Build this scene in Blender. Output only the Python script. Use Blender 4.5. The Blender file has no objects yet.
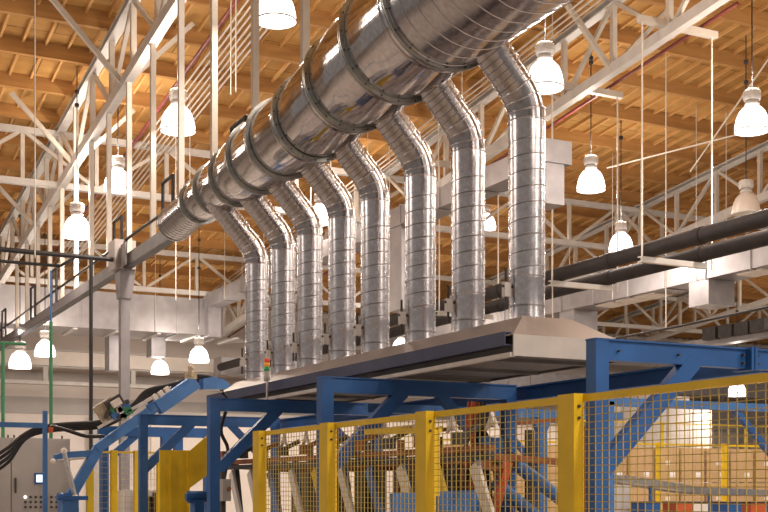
import bpy, math, random
from mathutils import Vector, Matrix
random.seed(7)
PI = math.pi
scene = bpy.context.scene
COL = scene.collection

# ------------------------------------------------------------------ camera geometry
F = 1190.0                       # focal length in pixels of the 768 px frame
TH = math.atan(601.0 / F)        # the view is turned this far right of the hall's long axis
CS, SN = math.cos(TH), math.sin(TH)
EYE = 1.6
HOR = 487.0

def PY(u, v, y):                 # point seen at (u, v) on the plane y
    t = (u - 384) / F
    cy = y / (CS - SN * t)
    return Vector(((CS * t + SN) * cy, y, EYE + (HOR - v) / F * cy))
def PX(u, v, x):
    t = (u - 384) / F
    cy = x / (CS * t + SN)
    return Vector((x, (CS - SN * t) * cy, EYE + (HOR - v) / F * cy))
def PD(u, v, cy):                # ... at distance cy in front of the camera
    t = (u - 384) / F
    return Vector(((CS * t + SN) * cy, (CS - SN * t) * cy, EYE + (HOR - v) / F * cy))

cam = bpy.data.cameras.new('camera')
cam.sensor_width = 36
cam.lens = F * 36 / 768
cam.shift_y = (HOR - 256) / 768
cam.clip_end = 300
co = bpy.data.objects.new('camera', cam)
COL.objects.link(co)
co.location = (0, 0, EYE)
co.rotation_euler = (PI / 2, 0, -TH)
scene.camera = co

# ------------------------------------------------------------------ materials
def newmat(name):
    m = bpy.data.materials.new(name)
    m.use_nodes = True
    n = m.node_tree.nodes
    return m, n, m.node_tree.links, n['Principled BSDF']

def paint(name, col, rough=.5, var=.12, scale=6, metal=0.0, bump=0.0, spec=.5):
    m, n, l, b = newmat(name)
    tc = n.new('ShaderNodeTexCoord')
    no = n.new('ShaderNodeTexNoise')
    no.inputs['Scale'].default_value = scale
    no.inputs['Detail'].default_value = 5
    l.new(tc.outputs['Object'], no.inputs['Vector'])
    cr = n.new('ShaderNodeValToRGB')
    cr.color_ramp.elements[0].position = .3
    cr.color_ramp.elements[1].position = .7
    cr.color_ramp.elements[0].color = tuple(c * (1 - var) for c in col) + (1,)
    cr.color_ramp.elements[1].color = tuple(min(1, c * (1 + var)) for c in col) + (1,)
    l.new(no.outputs['Fac'], cr.inputs['Fac'])
    l.new(cr.outputs['Color'], b.inputs['Base Color'])
    b.inputs['Roughness'].default_value = rough
    b.inputs['Metallic'].default_value = metal
    b.inputs['Specular IOR Level'].default_value = spec
    if bump:
        bp = n.new('ShaderNodeBump')
        bp.inputs['Strength'].default_value = bump
        bp.inputs['Distance'].default_value = .01
        l.new(no.outputs['Fac'], bp.inputs['Height'])
        l.new(bp.outputs['Normal'], b.inputs['Normal'])
    return m

def sheet_metal(name, col, rough, dent=.25, scale=2.5, rvar=.12, stretch=1.0):
    m, n, l, b = newmat(name)
    tc = n.new('ShaderNodeTexCoord')
    no = n.new('ShaderNodeTexNoise')
    no.inputs['Scale'].default_value = scale
    no.inputs['Detail'].default_value = 2
    mp = n.new('ShaderNodeMapping')
    mp.inputs['Scale'].default_value = (1, stretch, 1)
    l.new(tc.outputs['Object'], mp.inputs['Vector'])
    l.new(mp.outputs['Vector'], no.inputs['Vector'])
    fi = n.new('ShaderNodeTexNoise')
    fi.inputs['Scale'].default_value = 22
    fi.inputs['Detail'].default_value = 4
    l.new(tc.outputs['Object'], fi.inputs['Vector'])
    cr = n.new('ShaderNodeValToRGB')
    cr.color_ramp.elements[0].position = .35
    cr.color_ramp.elements[1].position = .65
    cr.color_ramp.elements[0].color = tuple(c * .86 for c in col) + (1,)
    cr.color_ramp.elements[1].color = tuple(min(1, c * 1.08) for c in col) + (1,)
    l.new(fi.outputs['Fac'], cr.inputs['Fac'])
    l.new(cr.outputs['Color'], b.inputs['Base Color'])
    mr = n.new('ShaderNodeMapRange')
    mr.inputs['To Min'].default_value = max(.02, rough - rvar)
    mr.inputs['To Max'].default_value = rough + rvar
    l.new(fi.outputs['Fac'], mr.inputs['Value'])
    l.new(mr.outputs['Result'], b.inputs['Roughness'])
    b.inputs['Metallic'].default_value = 1
    bp = n.new('ShaderNodeBump')
    bp.inputs['Strength'].default_value = dent
    bp.inputs['Distance'].default_value = .012
    l.new(no.outputs['Fac'], bp.inputs['Height'])
    l.new(bp.outputs['Normal'], b.inputs['Normal'])
    return m

def wood(name, c1, c2, sx=(.25, 1.6, 1), scale=1.4):
    m, n, l, b = newmat(name)
    tc = n.new('ShaderNodeTexCoord')
    mp = n.new('ShaderNodeMapping')
    mp.inputs['Scale'].default_value = sx
    l.new(tc.outputs['Object'], mp.inputs['Vector'])
    no = n.new('ShaderNodeTexNoise')
    no.inputs['Scale'].default_value = scale
    no.inputs['Detail'].default_value = 6
    no.inputs['Roughness'].default_value = .65
    l.new(mp.outputs['Vector'], no.inputs['Vector'])
    cr = n.new('ShaderNodeValToRGB')
    cr.color_ramp.elements[0].position = .32
    cr.color_ramp.elements[1].position = .68
    cr.color_ramp.elements[0].color = c1 + (1,)
    cr.color_ramp.elements[1].color = c2 + (1,)
    l.new(no.outputs['Fac'], cr.inputs['Fac'])
    l.new(cr.outputs['Color'], b.inputs['Base Color'])
    b.inputs['Roughness'].default_value = .75
    b.inputs['Specular IOR Level'].default_value = .2
    return m

def deck_material():
    m = wood('plywood_deck', (.42, .215, .062), (.68, .41, .15), (.5, 1.2, 1), .9)
    n, l = m.node_tree.nodes, m.node_tree.links
    b = n['Principled BSDF']
    src = b.inputs['Base Color'].links[0].from_socket
    tc = n.new('ShaderNodeTexCoord')
    bk = n.new('ShaderNodeTexBrick')
    bk.inputs['Scale'].default_value = 1
    bk.inputs['Brick Width'].default_value = 2.44
    bk.inputs['Row Height'].default_value = 1.22
    bk.inputs['Mortar Size'].default_value = .012
    bk.inputs['Color1'].default_value = (1, 1, 1, 1)
    bk.inputs['Color2'].default_value = (.78, .74, .66, 1)
    bk.inputs['Mortar'].default_value = (.35, .3, .25, 1)
    l.new(tc.outputs['Object'], bk.inputs['Vector'])
    mx = n.new('ShaderNodeMix')
    mx.data_type = 'RGBA'
    mx.blend_type = 'MULTIPLY'
    mx.inputs['Factor'].default_value = 1
    l.new(src, mx.inputs['A'])
    l.new(bk.outputs['Color'], mx.inputs['B'])
    l.new(mx.outputs['Result'], b.inputs['Base Color'])
    return m

def emit(name, col, strength):
    m, n, l, b = newmat(name)
    b.inputs['Base Color'].default_value = col + (1,)
    b.inputs['Emission Color'].default_value = col + (1,)
    b.inputs['Emission Strength'].default_value = strength
    return m

M = dict(
    bright=sheet_metal('polished_galvanised', (.56, .525, .52), .11, .16, 3.2, .03, .10),
    spiral=sheet_metal('spiral_galvanised', (.44, .41, .41), .19, .05, 3.0, .05),
    riser=sheet_metal('riser_galvanised', (.66, .63, .645), .26, .10, 3.5, .05),
    flange=sheet_metal('flange_steel', (.52, .53, .51), .34, .1, 5, .08),
    seamshaded=sheet_metal('shaded_seam_steel', (.34, .32, .32), .4, .02, 3.0, .05),  # seam steel darkened to paint in the shadow and dirt along its line
    seam=paint('dark_seam', (.10, .09, .09), .5),
    galv=paint('galvanised_sheet', (.37, .35, .36), .42, .12, 3, .55),
    hood=paint('hood_sheet', (.33, .285, .265), .45, .10, 3, .35),
    hoodedge=paint('hood_edge', (.60, .56, .53), .5, .08, 4, .2),
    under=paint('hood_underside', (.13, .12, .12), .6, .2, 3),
    white=paint('cream_steel_paint', (.56, .50, .43), .5, .08, 4),
    whitecool=paint('white_steel_paint', (.58, .55, .52), .5, .08, 4),
    greysteel=paint('grey_beam_paint', (.20, .185, .185), .5, .12, 4),
    column=paint('grey_column_paint', (.25, .235, .245), .5, .1, 4),
    blue=paint('blue_machine_paint', (.018, .10, .32), .42, .14, 5),
    bluelight=paint('light_blue_paint', (.05, .165, .42), .45, .14, 5),
    navy=paint('navy_steel', (.035, .045, .11), .5, .15, 4),
    yellow=paint('yellow_guard_paint', (.80, .53, .012), .42, .08, 6),
    wire=paint('yellow_wire', (.56, .42, .10), .5, .1, 10),
    black=paint('black_rubber', (.018, .016, .016), .5, .2, 8),
    blackpipe=paint('black_iron_pipe', (.024, .019, .019), .65, .2, 5, spec=.25),
    red=paint('red_pipe_paint', (.20, .04, .035), .5, .15, 6),
    rust=paint('rust_brown_paint', (.28, .09, .035), .6, .25, 6),
    orange=paint('orange_red_paint', (.55, .10, .03), .5, .15, 6),
    green=paint('green_pole_paint', (.04, .20, .09), .5, .12, 6),
    cabinet=paint('cabinet_grey', (.40, .375, .36), .5, .05, 2),
    wall=paint('wall_cream', (.70, .63, .58), .7, .05, .6),
    wallgrey=paint('wall_grey_band', (.42, .39, .37), .7, .08, .8),
    floor=paint('concrete_floor', (.42, .39, .36), .35, .12, .5),
    carton=paint('brown_cardboard', (.52, .34, .19), .8, .10, 2),
    label=paint('white_paper_label', (.85, .83, .80), .7, .03, 5),
    cream=paint('white_panel', (.78, .72, .66), .6, .04, 3),
    dark=paint('dark_machine_steel', (.05, .045, .045), .5, .3, 6),
    steel=sheet_metal('brushed_steel', (.62, .60, .58), .35, .1, 6, .08),
    olive=paint('olive_brown_panel', (.13, .10, .055), .6, .25, 5),
    tankpaint=paint('tank_panel_paint', (.58, .53, .49), .6, .04, 3),
    brass=paint('copper_fittings', (.45, .36, .24), .4, .3, 14),
    cable=paint('thin_wire_rope', (.66, .60, .52), .5, .05, 5),
    wood=wood('glulam_timber', (.34, .165, .055), (.54, .29, .10), (.3, 3, 3), 1.6),
    joist=wood('joist_timber', (.50, .27, .09), (.72, .43, .17), (3, .3, 3), 1.6),
    deck=deck_material(),
    lamp_glass=emit('glowing_refractor', (1, .93, .92), 5.0),
    lamp_off=paint('unlit_refractor', (.70, .62, .55), .3, .05, 6),
    ballast=paint('ballast_housing_paint', (.62, .58, .54), .45, .1, 9),
    lens_red=emit('red_lens', (.75, .09, .04), .25),
    lens_amber=emit('amber_lens', (.85, .35, .05), .25),
    lens_green=emit('green_lens', (.03, .35, .12), .15),
    screen=emit('lit_screen', (.72, .85, 1.0), 1.6),
    pilot=emit('lit_pilot', (1, .95, .85), 3),
)

# ------------------------------------------------------------------ mesh building
class MB:
    def __init__(s):
        s.v = []; s.f = []; s.sm = []
    def add(s, vs, fs, smooth=False):
        k = len(s.v)
        s.v.extend(Vector(p) for p in vs)
        s.f.extend([tuple(i + k for i in f) for f in fs])
        s.sm.extend([smooth] * len(fs))
        return s
    def hexa(s, p):              # 8 points: bottom ring then top ring
        return s.add(p, [(3, 2, 1, 0), (4, 5, 6, 7), (0, 1, 5, 4), (1, 2, 6, 5), (2, 3, 7, 6), (3, 0, 4, 7)])
    def box(s, a, b):
        x0, x1 = sorted((a[0], b[0])); y0, y1 = sorted((a[1], b[1])); z0, z1 = sorted((a[2], b[2]))
        return s.hexa([(x0, y0, z0), (x1, y0, z0), (x1, y1, z0), (x0, y1, z0), (x0, y0, z1), (x1, y0, z1), (x1, y1, z1), (x0, y1, z1)])
    def bar(s, p, q, w, h, up=(0, 0, 1), ox=0, oz=0):   # w across, h along 'up'
        p = Vector(p); q = Vector(q); d = (q - p).normalized(); up = Vector(up)
        if abs(d.dot(up)) > .999: up = Vector((0, 1, 0))
        sd = d.cross(up).normalized(); u2 = sd.cross(d).normalized()
        r = []
        for c in (p, q):
            for a, b in ((-1, -1), (1, -1), (1, 1), (-1, 1)):
                r.append(c + sd * (a * w / 2 + ox) + u2 * (b * h / 2 + oz))
        return s.add(r, [(0, 1, 2, 3), (7, 6, 5, 4), (0, 4, 5, 1), (1, 5, 6, 2), (2, 6, 7, 3), (3, 7, 4, 0)])
    def ibeam(s, p, q, w, h, t=.012, up=(0, 0, 1)):
        s.bar(p, q, w, t, up, 0, h / 2 - t / 2); s.bar(p, q, w, t, up, 0, -h / 2 + t / 2)
        return s.bar(p, q, t, h - 2 * t, up)
    def channel(s, p, q, w, h, t=.012, side=1, up=(0, 0, 1)):
        s.bar(p, q, w, t, up, 0, h / 2 - t / 2); s.bar(p, q, w, t, up, 0, -h / 2 + t / 2)
        return s.bar(p, q, t, h - 2 * t, up, side * (w / 2 - t / 2))
    def loft(s, pts, rad, seg=16, cap=True, smooth=True):
        pts = [Vector(p) for p in pts]
        n = len(pts)
        if not hasattr(rad, '__len__'): rad = [rad] * n
        d = [(pts[min(i + 1, n - 1)] - pts[max(i - 1, 0)]).normalized() for i in range(n)]
        ref = Vector((0, 0, 1)) if abs(d[0].z) < .9 else Vector((1, 0, 0))
        a = d[0].cross(ref).normalized()
        vs = []
        for i in range(n):
            a = (a - d[i] * a.dot(d[i])).normalized()
            b = d[i].cross(a)
            for j in range(seg):
                th = 2 * PI * j / seg
                r = rad[i](th) if callable(rad[i]) else rad[i]
                vs.append(pts[i] + (a * math.cos(th) + b * math.sin(th)) * r)
        fs = []
        for i in range(n - 1):
            for j in range(seg):
                k = (j + 1) % seg
                fs.append((i * seg + j, i * seg + k, (i + 1) * seg + k, (i + 1) * seg + j))
        s.add(vs, fs, smooth)
        if cap:
            s.add(vs[:seg], [tuple(reversed(range(seg)))])      # caps keep vertices of their own, so the side stays cleanly shaded
            s.add(vs[-seg:], [tuple(range(seg))])
        return s
    def tube(s, p, q, r, seg=12):
        return s.loft([p, q], r, seg)
    def helix_tube(s, pts, r, pitch, h, seg=40, ridge=.12, turns0=0.0):
        # a sheet metal tube with a helical lock-seam standing out; pts is a dense path
        pts = [Vector(p) for p in pts]
        L = 0; rad = []
        for i, p in enumerate(pts):
            if i: L += (pts[i] - pts[i - 1]).length
            def fn(th, L=L, i=i):
                ph = (L / pitch + th / (2 * PI) + turns0) % 1.0
                x = min(ph, 1 - ph) / ridge
                rr = r(i) if callable(r) else r
                return rr + (h * (1 - x * x) if x < 1 else 0)
            rad.append(fn)
        return s.loft(pts, rad, seg)
    def seam(s, p, q, r, pitch, w, h, seg=40, ph0=0.0):   # raised helical lock-seam round a straight tube
        p, q = Vector(p), Vector(q); d = (q - p); L = d.length; d /= L
        ref = Vector((0, 0, 1)) if abs(d.z) < .9 else Vector((1, 0, 0))
        a = d.cross(ref).normalized(); b = d.cross(a)
        n = int(L / pitch * seg); vs = []; fs = []
        rf = r if callable(r) else (lambda t: r)
        for k in range(n + 1):
            c = p + d * (pitch * k / seg); th = 2 * PI * k / seg + ph0; rr = rf(k / n)
            e = a * math.cos(th) + b * math.sin(th)
            vs += [c - d * w + e * rr * .998, c - d * w * .45 + e * (rr + h), c + d * w * .45 + e * (rr + h), c + d * w + e * rr * .998]
        for k in range(n):
            for j in range(3):
                i0 = k * 4 + j
                fs.append((i0, i0 + 1, i0 + 5, i0 + 4))
        return s.add(vs, fs, False)
    def lathe(s, c, prof, seg=28, smooth=True):     # prof: (r, z) list, about the z axis at c
        c = Vector(c); vs = []
        for r, z in prof:
            for j in range(seg):
                th = 2 * PI * j / seg
                vs.append(c + Vector((r * math.cos(th), r * math.sin(th), z)))
        fs = []
        for i in range(len(prof) - 1):
            for j in range(seg):
                k = (j + 1) % seg
                fs.append((i * seg + j, i * seg + k, (i + 1) * seg + k, (i + 1) * seg + j))
        return s.add(vs, fs, smooth)
    def sphere(s, c, r, seg=12):
        prof = [(max(1e-4, r * math.sin(PI * i / 8)), -r * math.cos(PI * i / 8)) for i in range(9)]
        return s.lathe(c, prof, seg)
    def prism(s, poly, axis, d0, d1):   # polygon in the plane normal to axis, extruded d0..d1
        n = len(poly); vs = []
        for d in (d0, d1):
            for a, b in poly:
                vs.append({'x': (d, a, b), 'y': (a, d, b), 'z': (a, b, d)}[axis])
        fs = [tuple(range(n)), tuple(reversed(range(n, 2 * n)))]
        for i in range(n):
            j = (i + 1) % n
            fs.append((i, i + n, j + n, j))
        return s.add(vs, fs)

def link(name, mb, mat, off=Vector((0, 0, 0))):
    me = bpy.data.meshes.new(name)
    me.from_pydata([tuple(v - off) for v in mb.v], [], mb.f)
    me.polygons.foreach_set('use_smooth', mb.sm)
    me.materials.append(mat)
    me.validate(); me.update()
    import bmesh
    bm = bmesh.new(); bm.from_mesh(me)
    bmesh.ops.recalc_face_normals(bm, faces=bm.faces)
    bm.to_mesh(me); bm.free()
    o = bpy.data.objects.new(name, me)
    COL.objects.link(o)
    return o

def root_loc(o):
    p = Vector((0, 0, 0))
    while o is not None:
        p += o.location; o = o.parent
    return p

def tag(o, label, cat, group=None):
    assert 4 <= len(label.split()) <= 16, (len(label.split()), label)
    o['label'] = label; o['category'] = cat
    if group: o['group'] = group
    return o
def thing(name, label, cat, loc=(0, 0, 0), group=None):
    o = bpy.data.objects.new(name, None)
    o.empty_display_size = .1
    COL.objects.link(o)
    o.location = loc
    return tag(o, label, cat, group)
def part(name, mb, mat, parent, label=None):
    o = link(name, mb, mat, root_loc(parent))
    o.parent = parent
    if label: o['label'] = label
    return o
def single(name, mb, mat, label, cat, group=None):
    c = sum((v for v in mb.v), Vector((0, 0, 0))) / len(mb.v)
    c.z = min(v.z for v in mb.v)
    o = link(name, mb, mat, c)
    o.location = c
    return tag(o, label, cat, group)
def struct(name, mb, mat, parent=None):
    o = link(name, mb, mat)
    if parent: o.parent = parent
    o['kind'] = 'structure'
    return o
def copy_tree(o, parent=None):
    c = o.copy(); COL.objects.link(c); c.parent = parent
    for ch in list(o.children):
        copy_tree(ch, c)
    return c
ORD = ['nearest', 'second', 'third', 'fourth', 'fifth', 'sixth', 'seventh', 'eighth', 'ninth', 'tenth',
       'eleventh', 'twelfth', 'thirteenth', 'fourteenth', 'fifteenth', 'sixteenth', 'seventeenth', 'eighteenth', 'nineteenth', 'twentieth']

def dense(p, q, step):
    p, q = Vector(p), Vector(q); n = max(2, int((q - p).length / step))
    return [p.lerp(q, i / n) for i in range(n + 1)]

# ------------------------------------------------------------------ hall shell
SL = .1065                          # the roof falls this much per metre towards the far wall
def zc(a, y): return EYE + a - SL * y
YB = 44.0
XL, XR_ = -12.0, 62.0
struct('floor', MB().box((XL, -12, -.2), (XR_, YB + .3, 0)), M['floor'])
def slab(x0, x1, y0, y1, a, t):
    m = MB()
    return m.hexa([(x0, y0, zc(a, y0)), (x1, y0, zc(a, y0)), (x1, y1, zc(a, y1)), (x0, y1, zc(a, y1)),
                   (x0, y0, zc(a, y0) + t), (x1, y0, zc(a, y0) + t), (x1, y1, zc(a, y1) + t), (x0, y1, zc(a, y1) + t)])
AR = 11.75
ceiling = struct('ceiling', slab(XL, XR_, -12, YB + .3, AR, .15), M['deck'])
jm = MB()
x = 0.3
while x < 50:
    jm.bar((x, 14, zc(AR - .035, 14)), (x, YB, zc(AR - .035, YB)), .05, .08)
    x += .45
jo = struct('ceiling_joists', jm, M['joist'], ceiling); jo['kind'] = 'stuff'
struct('wall_back', MB().box((XL, YB, 0), (XR_, YB + .3, zc(AR, YB) + .1)), M['wall'])
bm_ = MB().box((XL, YB - .06, 4.25), (XR_, YB, 4.85))
struct('trim_1', bm_, M['wallgrey'])
bm_ = MB().box((XL, YB - .10, 5.3), (XR_, YB, 5.75))
struct('trim_2', bm_, M['wallgrey'])

# timber roof beams across the hall
beams = []
PITCH = 1.62
Y0 = 15.2
for i in range(18):
    y = Y0 + i * PITCH
    a = AR - .20
    m = MB().box((-3, y - .06, zc(a, y) - .10), (50, y + .06, zc(a, y) + .21))
    single('roof_beam', m, M['wood'], 'brown timber roof beam across the hall, %s counting from the camera to back wall' % ORD[i],
           'roof beam', 'timber roof beams')

# steel trusses along the hall
def long_truss(x, label, y0, y1, knees=()):
    t = thing('roof_truss', label, 'truss', (x, y0, zc(10, y0)), 'long white roof trusses')
    at, ab = 11.3, 10.0
    part('top_chord', MB().channel((x, y0, zc(at, y0)), (x, y1, zc(at, y1)), .20, .16, .03), M['whitecool'], t)
    part('bottom_chord', MB().bar((x, y0, zc(ab, y0)), (x, y1, zc(ab, y1)), .17, .20), M['whitecool'], t)
    n = int((y1 - y0) / PITCH)
    for i in range(n + 1):
        y = y0 + i * PITCH
        part('web_post', MB().bar((x, y, zc(ab, y)), (x, y, zc(at, y)), .10, .10), M['white'], t)
        if i < n:
            z0 = (y, zc(at, y)); z1 = (y + PITCH, zc(ab, y + PITCH))
            if i % 2: z0 = (y, zc(ab, y)); z1 = (y + PITCH, zc(at, y + PITCH))
            part('web_diagonal', MB().bar((x, z0[0], z0[1]), (x, z1[0], z1[1]), .08, .08), M['white'], t)
    for y in knees:
        for s in (-1, 1):
            part('knee_brace', MB().bar((x, y, zc(ab, y)), (x + s * 1.35, y, zc(AR - .35, y)), .09, .09), M['white'], t)
    return t
TY0 = Y0
TY1 = Y0 + 17 * PITCH
long_truss(5.77, 'white steel truss running under the roof above the grey beam at left', TY0, TY1,
           (PX(124, 0, 5.77).y, PX(74, 0, 5.77).y, PX(35, 0, 5.77).y))
long_truss(14.26, 'white steel truss passing behind the nearest branch duct, upper middle of the roof', TY0, TY1, (18.5, 23.3))
long_truss(22.76, 'white steel truss at far right above the pair of black pipes', TY0, TY1, (20.1,))
long_truss(31.26, 'distant white steel truss farthest right under the roof', TY0 + 5 * PITCH, TY1)

def cross_truss(y, label, x0, x1, dx=1.7, at=11.3, ab=10.0):
    t = thing('cross_truss', label, 'truss', (x0, y, zc(ab, y)), 'white cross trusses')
    zt, zb = zc(at, y) - .08, zc(ab, y) + .03
    part('top_chord', MB().channel((x0, y, zt), (x1, y, zt), .16, .14, .025), M['whitecool'], t)
    part('bottom_chord', MB().bar((x0, y, zb), (x1, y, zb), .16, .14), M['whitecool'], t)
    n = int((x1 - x0) / dx)
    for i in range(n + 1):
        x = x0 + i * dx
        part('web_post', MB().bar((x, y, zb), (x, y, zt), .09, .09), M['white'], t)
        if i < n:
            a, b = ((x, zt), (x + dx, zb)) if i % 2 == 0 else ((x, zb), (x + dx, zt))
            part('web_diagonal', MB().bar((a[0], y, a[1]), (b[0], y, b[1]), .08, .08), M['white'], t)
    return t
cross_truss(28.2, 'white truss crossing the hall, nearest of those spanning left to right', 1.52, 40)
cross_truss(36.4, 'white truss crossing the hall behind the nearest cross truss', 1.52, 50)
cross_truss(42.6, 'white truss crossing the hall close against the back wall', 1.52, 58)
tm = thing('wall_girder', 'broad cream girder with stub posts low along the back wall', 'girder', (XL, 42.5, 6.1))
part('beam', MB().ibeam((0, 42.5, 6.1), (58, 42.5, 6.1), .22, .62, .04), M['whitecool'], tm)
part('web_plate', MB().box((0, 42.36, 5.85), (58, 42.4, 6.35)), M['cream'], tm)
part('lower_rail', MB().box((0, 42.3, 5.18), (58, 42.5, 5.30)), M['whitecool'], tm)
for i in range(12):
    x = 5.0 + i * 3.1
    part('stub_post', MB().box((x, 42.38, 5.3), (x + .16, 42.5, 5.8)), M['whitecool'], tm)
for i in range(10):
    x = 5.6 + 4.5 * i
    m = MB().box((x, 43.5, 0), (x + .3, 43.95, 4.25))
    m.box((x - .08, 43.45, 0), (x + .38, 43.5, 4.25))
    single('wall_pilaster', m, M['wallgrey'] if i % 3 else M['whitecool'],
           'flat steel pilaster against the back wall, %s from the left' % (['first'] + ORD[1:])[i], 'pilaster', 'pilasters on the back wall')

# ------------------------------------------------------------------ trunk duct
# (y, x, height above the eye, radius) at each flange, near to far
FL = [(8.72, 4.97, 4.10, .600), (9.65, 4.99, 4.06, .575), (10.57, 4.97, 3.97, .505), (11.49, 4.98, 3.88, .475),
      (12.41, 5.01, 3.90, .460), (13.33, 5.09, 3.93, .445), (14.25, 5.13, 3.93, .395), (15.17, 5.18, 3.98, .355)]
FL.append((15.95, 5.20, 3.98, .32))
trunk = thing('trunk_duct', 'large shiny galvanised trunk duct stepping down in diameter away from the camera', 'duct', (4.97, 8.72, 5.7))
def fpos(i): y, x, H, r = FL[i]; return Vector((x, y, EYE + H)), r
p9, r9 = fpos(0)
pn = p9 + Vector((0, -6.2, .07))
ss = part('spiral_section', MB().loft(dense(p9, pn, .1), .565, 72), M['spiral'], trunk)
part('lock_seam', MB().seam(p9, pn, .565, .20, .008, .005, 72), M['spiral'], ss)
for i in range(len(FL) - 1):
    (p, r), (q, r2) = fpos(i), fpos(i + 1)
    body = min(r, r2 + .05) - .045
    seg = 10
    ps = [p.lerp(q, k / seg) for k in range(seg + 1)]
    rs = [body + (r2 - .045 - body) * max(0, (k / seg - .55) / .45) for k in range(seg + 1)]
    sec = part('smooth_section', MB().loft(ps, rs, 64), M['bright'], trunk)
    d = (q - p).normalized()
    part('seam_bead', MB().loft([p + d * .13, p + d * .142, p + d * .155], [body + .002, body + .012, body + .002], 64, False), M['bright'], sec)
for i in range(len(FL)):
    p, r = fpos(i)
    dv = (fpos(min(i + 1, len(FL) - 1))[0] - fpos(max(i - 1, 0))[0]).normalized()
    m = MB()
    m.loft([p - dv * .020, p - dv * .006], [r, r], 72)
    m.loft([p + dv * .006, p + dv * .020], [r, r], 72)
    m.loft([p - dv * .045, p + dv * .045], [r - .038, r - .038], 72, False)
    fo = part('flange', m, M['flange'], trunk)
    part('gasket', MB().loft([p - dv * .006, p + dv * .006], r - .008, 72), M['seam'], fo)
    a = dv.cross(Vector((0, 0, 1))).normalized(); b = a.cross(dv)
    for k in range(20 if i < 4 else 0):
        th = 2 * PI * k / 20
        c = p + (a * math.cos(th) + b * math.sin(th)) * (r - .018)
        part('bolt', MB().tube(c - dv * .030, c + dv * .028, .008, 6), M['dark'], fo)
pe, re_ = fpos(len(FL) - 1)
n = 300
end = Vector((5.26, 17.35, EYE + 3.96))
es = part('spiral_end_section', MB().loft(dense(pe, end, .05), .262, 48), M['spiral'], trunk)
part('lock_seam', MB().seam(pe, end, .262, .12, .007, .004, 48), M['seamshaded'], es)
part('end_cap', MB().loft([end, end + Vector((0, .03, 0))], [.272, .272], 48), M['flange'], trunk)

# ------------------------------------------------------------------ branch ducts
XD = 5.64
YD = [PX(u, 0, XD).y for u in (526.8, 468, 420.3, 375, 342, 309.7, 283, 257)]
RB = .155
def bend(p, q, r_, s, n=14):         # points of a rounded corner at q between p and s
    p, q, s = Vector(p), Vector(q), Vector(s)
    a = (p - q).normalized(); b = (s - q).normalized()
    ang = a.angle(b); d = r_ / math.tan(ang / 2)
    t0 = q + a * d; t1 = q + b * d
    cen = q + (a + b).normalized() * (r_ / math.sin(ang / 2))
    v0 = t0 - cen; v1 = t1 - cen; w = v0.angle(v1)
    return [cen + (v0 * math.sin((1 - k / n) * w) + v1 * math.sin(k / n * w)) / math.sin(w) for k in range(n + 1)]
ZB = EYE + 1.40
for i, y in enumerate(YD):
    pf = (i + .3) / 7
    H = 3.22 - .14 * i / 7
    ax = 4.97 + .22 * max(0, i - 3) / 4; az = EYE + 4.08 - .14 * min(1, i / 3)
    corner = Vector((XD, y, EYE + H + .04))
    dirn = Vector((-1, 0, 1.12)).normalized()
    rr_ = FL[min(i, 8)][3]
    top = corner + dirn * (.98 if i < 2 else .88)
    lab = {0: 'galvanised branch duct nearest the camera, rising from the hood to the trunk duct',
           7: 'galvanised branch duct farthest from the camera, left end of the row of eight'}.get(
        i, '%s galvanised branch duct of the row of eight, counted from the nearest at right' % ORD[i])
    t = thing('branch_duct', lab, 'duct', (XD, y, ZB), 'branch ducts between hood and trunk')
    arc = bend(top, corner, .42, Vector((XD, y, ZB)))
    ins = part('inclined_section', MB().loft(dense(top, arc[0], .04), RB, 40), M['spiral'], t)
    part('lock_seam', MB().seam(top, arc[0], RB, .058, .005, .003, 36, i * 2.0), M['seamshaded'], ins)
    el = part('elbow', MB().loft(arc, RB + .004, 40), M['spiral'], t)
    for k in (0, 5, 10, 14):
        d = (arc[min(k + 1, 14)] - arc[max(k - 1, 0)]).normalized()
        part('elbow_seam', MB().loft([arc[k] - d * .008, arc[k], arc[k] + d * .008], [RB + .004, RB + .013, RB + .004], 40, False), M['riser'], el)
    zt = arc[-1].z
    part('coupling_sleeve', MB().loft([(XD, y, zt + .01), (XD, y, zt - .17)], RB + .004, 40), M['riser'], t)
    rs_ = part('spiral_riser', MB().loft(dense((XD, y, zt - .16), (XD, y, ZB + .36), .05), RB, 44), M['riser'], t)
    part('lock_seam', MB().seam((XD, y, zt - .16), (XD, y, ZB + .36), RB, .135, .0055, .003, 40, i * 2.3), M['seamshaded'], rs_)
    part('damper_sleeve', MB().loft([(XD, y, ZB + .38), (XD, y, ZB + .36), (XD, y, ZB + .04), (XD, y, ZB)],
                                    [RB + .003, RB - .002, RB - .002, RB + .004], 44), M['riser'], t)
    part('sleeve_band', MB().loft([(XD, y, ZB + .12), (XD, y, ZB + .135)], RB + .002, 40), M['seamshaded'], t)
    ac = part('damper_actuator', MB().box((XD - .235, y - .025, ZB + .20), (XD - .175, y + .025, ZB + .32)), M['hoodedge'], t)
    part('mounting_rod', MB().tube((XD - .21, y, ZB + .10), (XD - .21, y, ZB + .44), .012, 8).tube((XD - .25, y, ZB + .29), (XD - .13, y, ZB + .29), .012, 8), M['dark'], ac)

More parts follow.
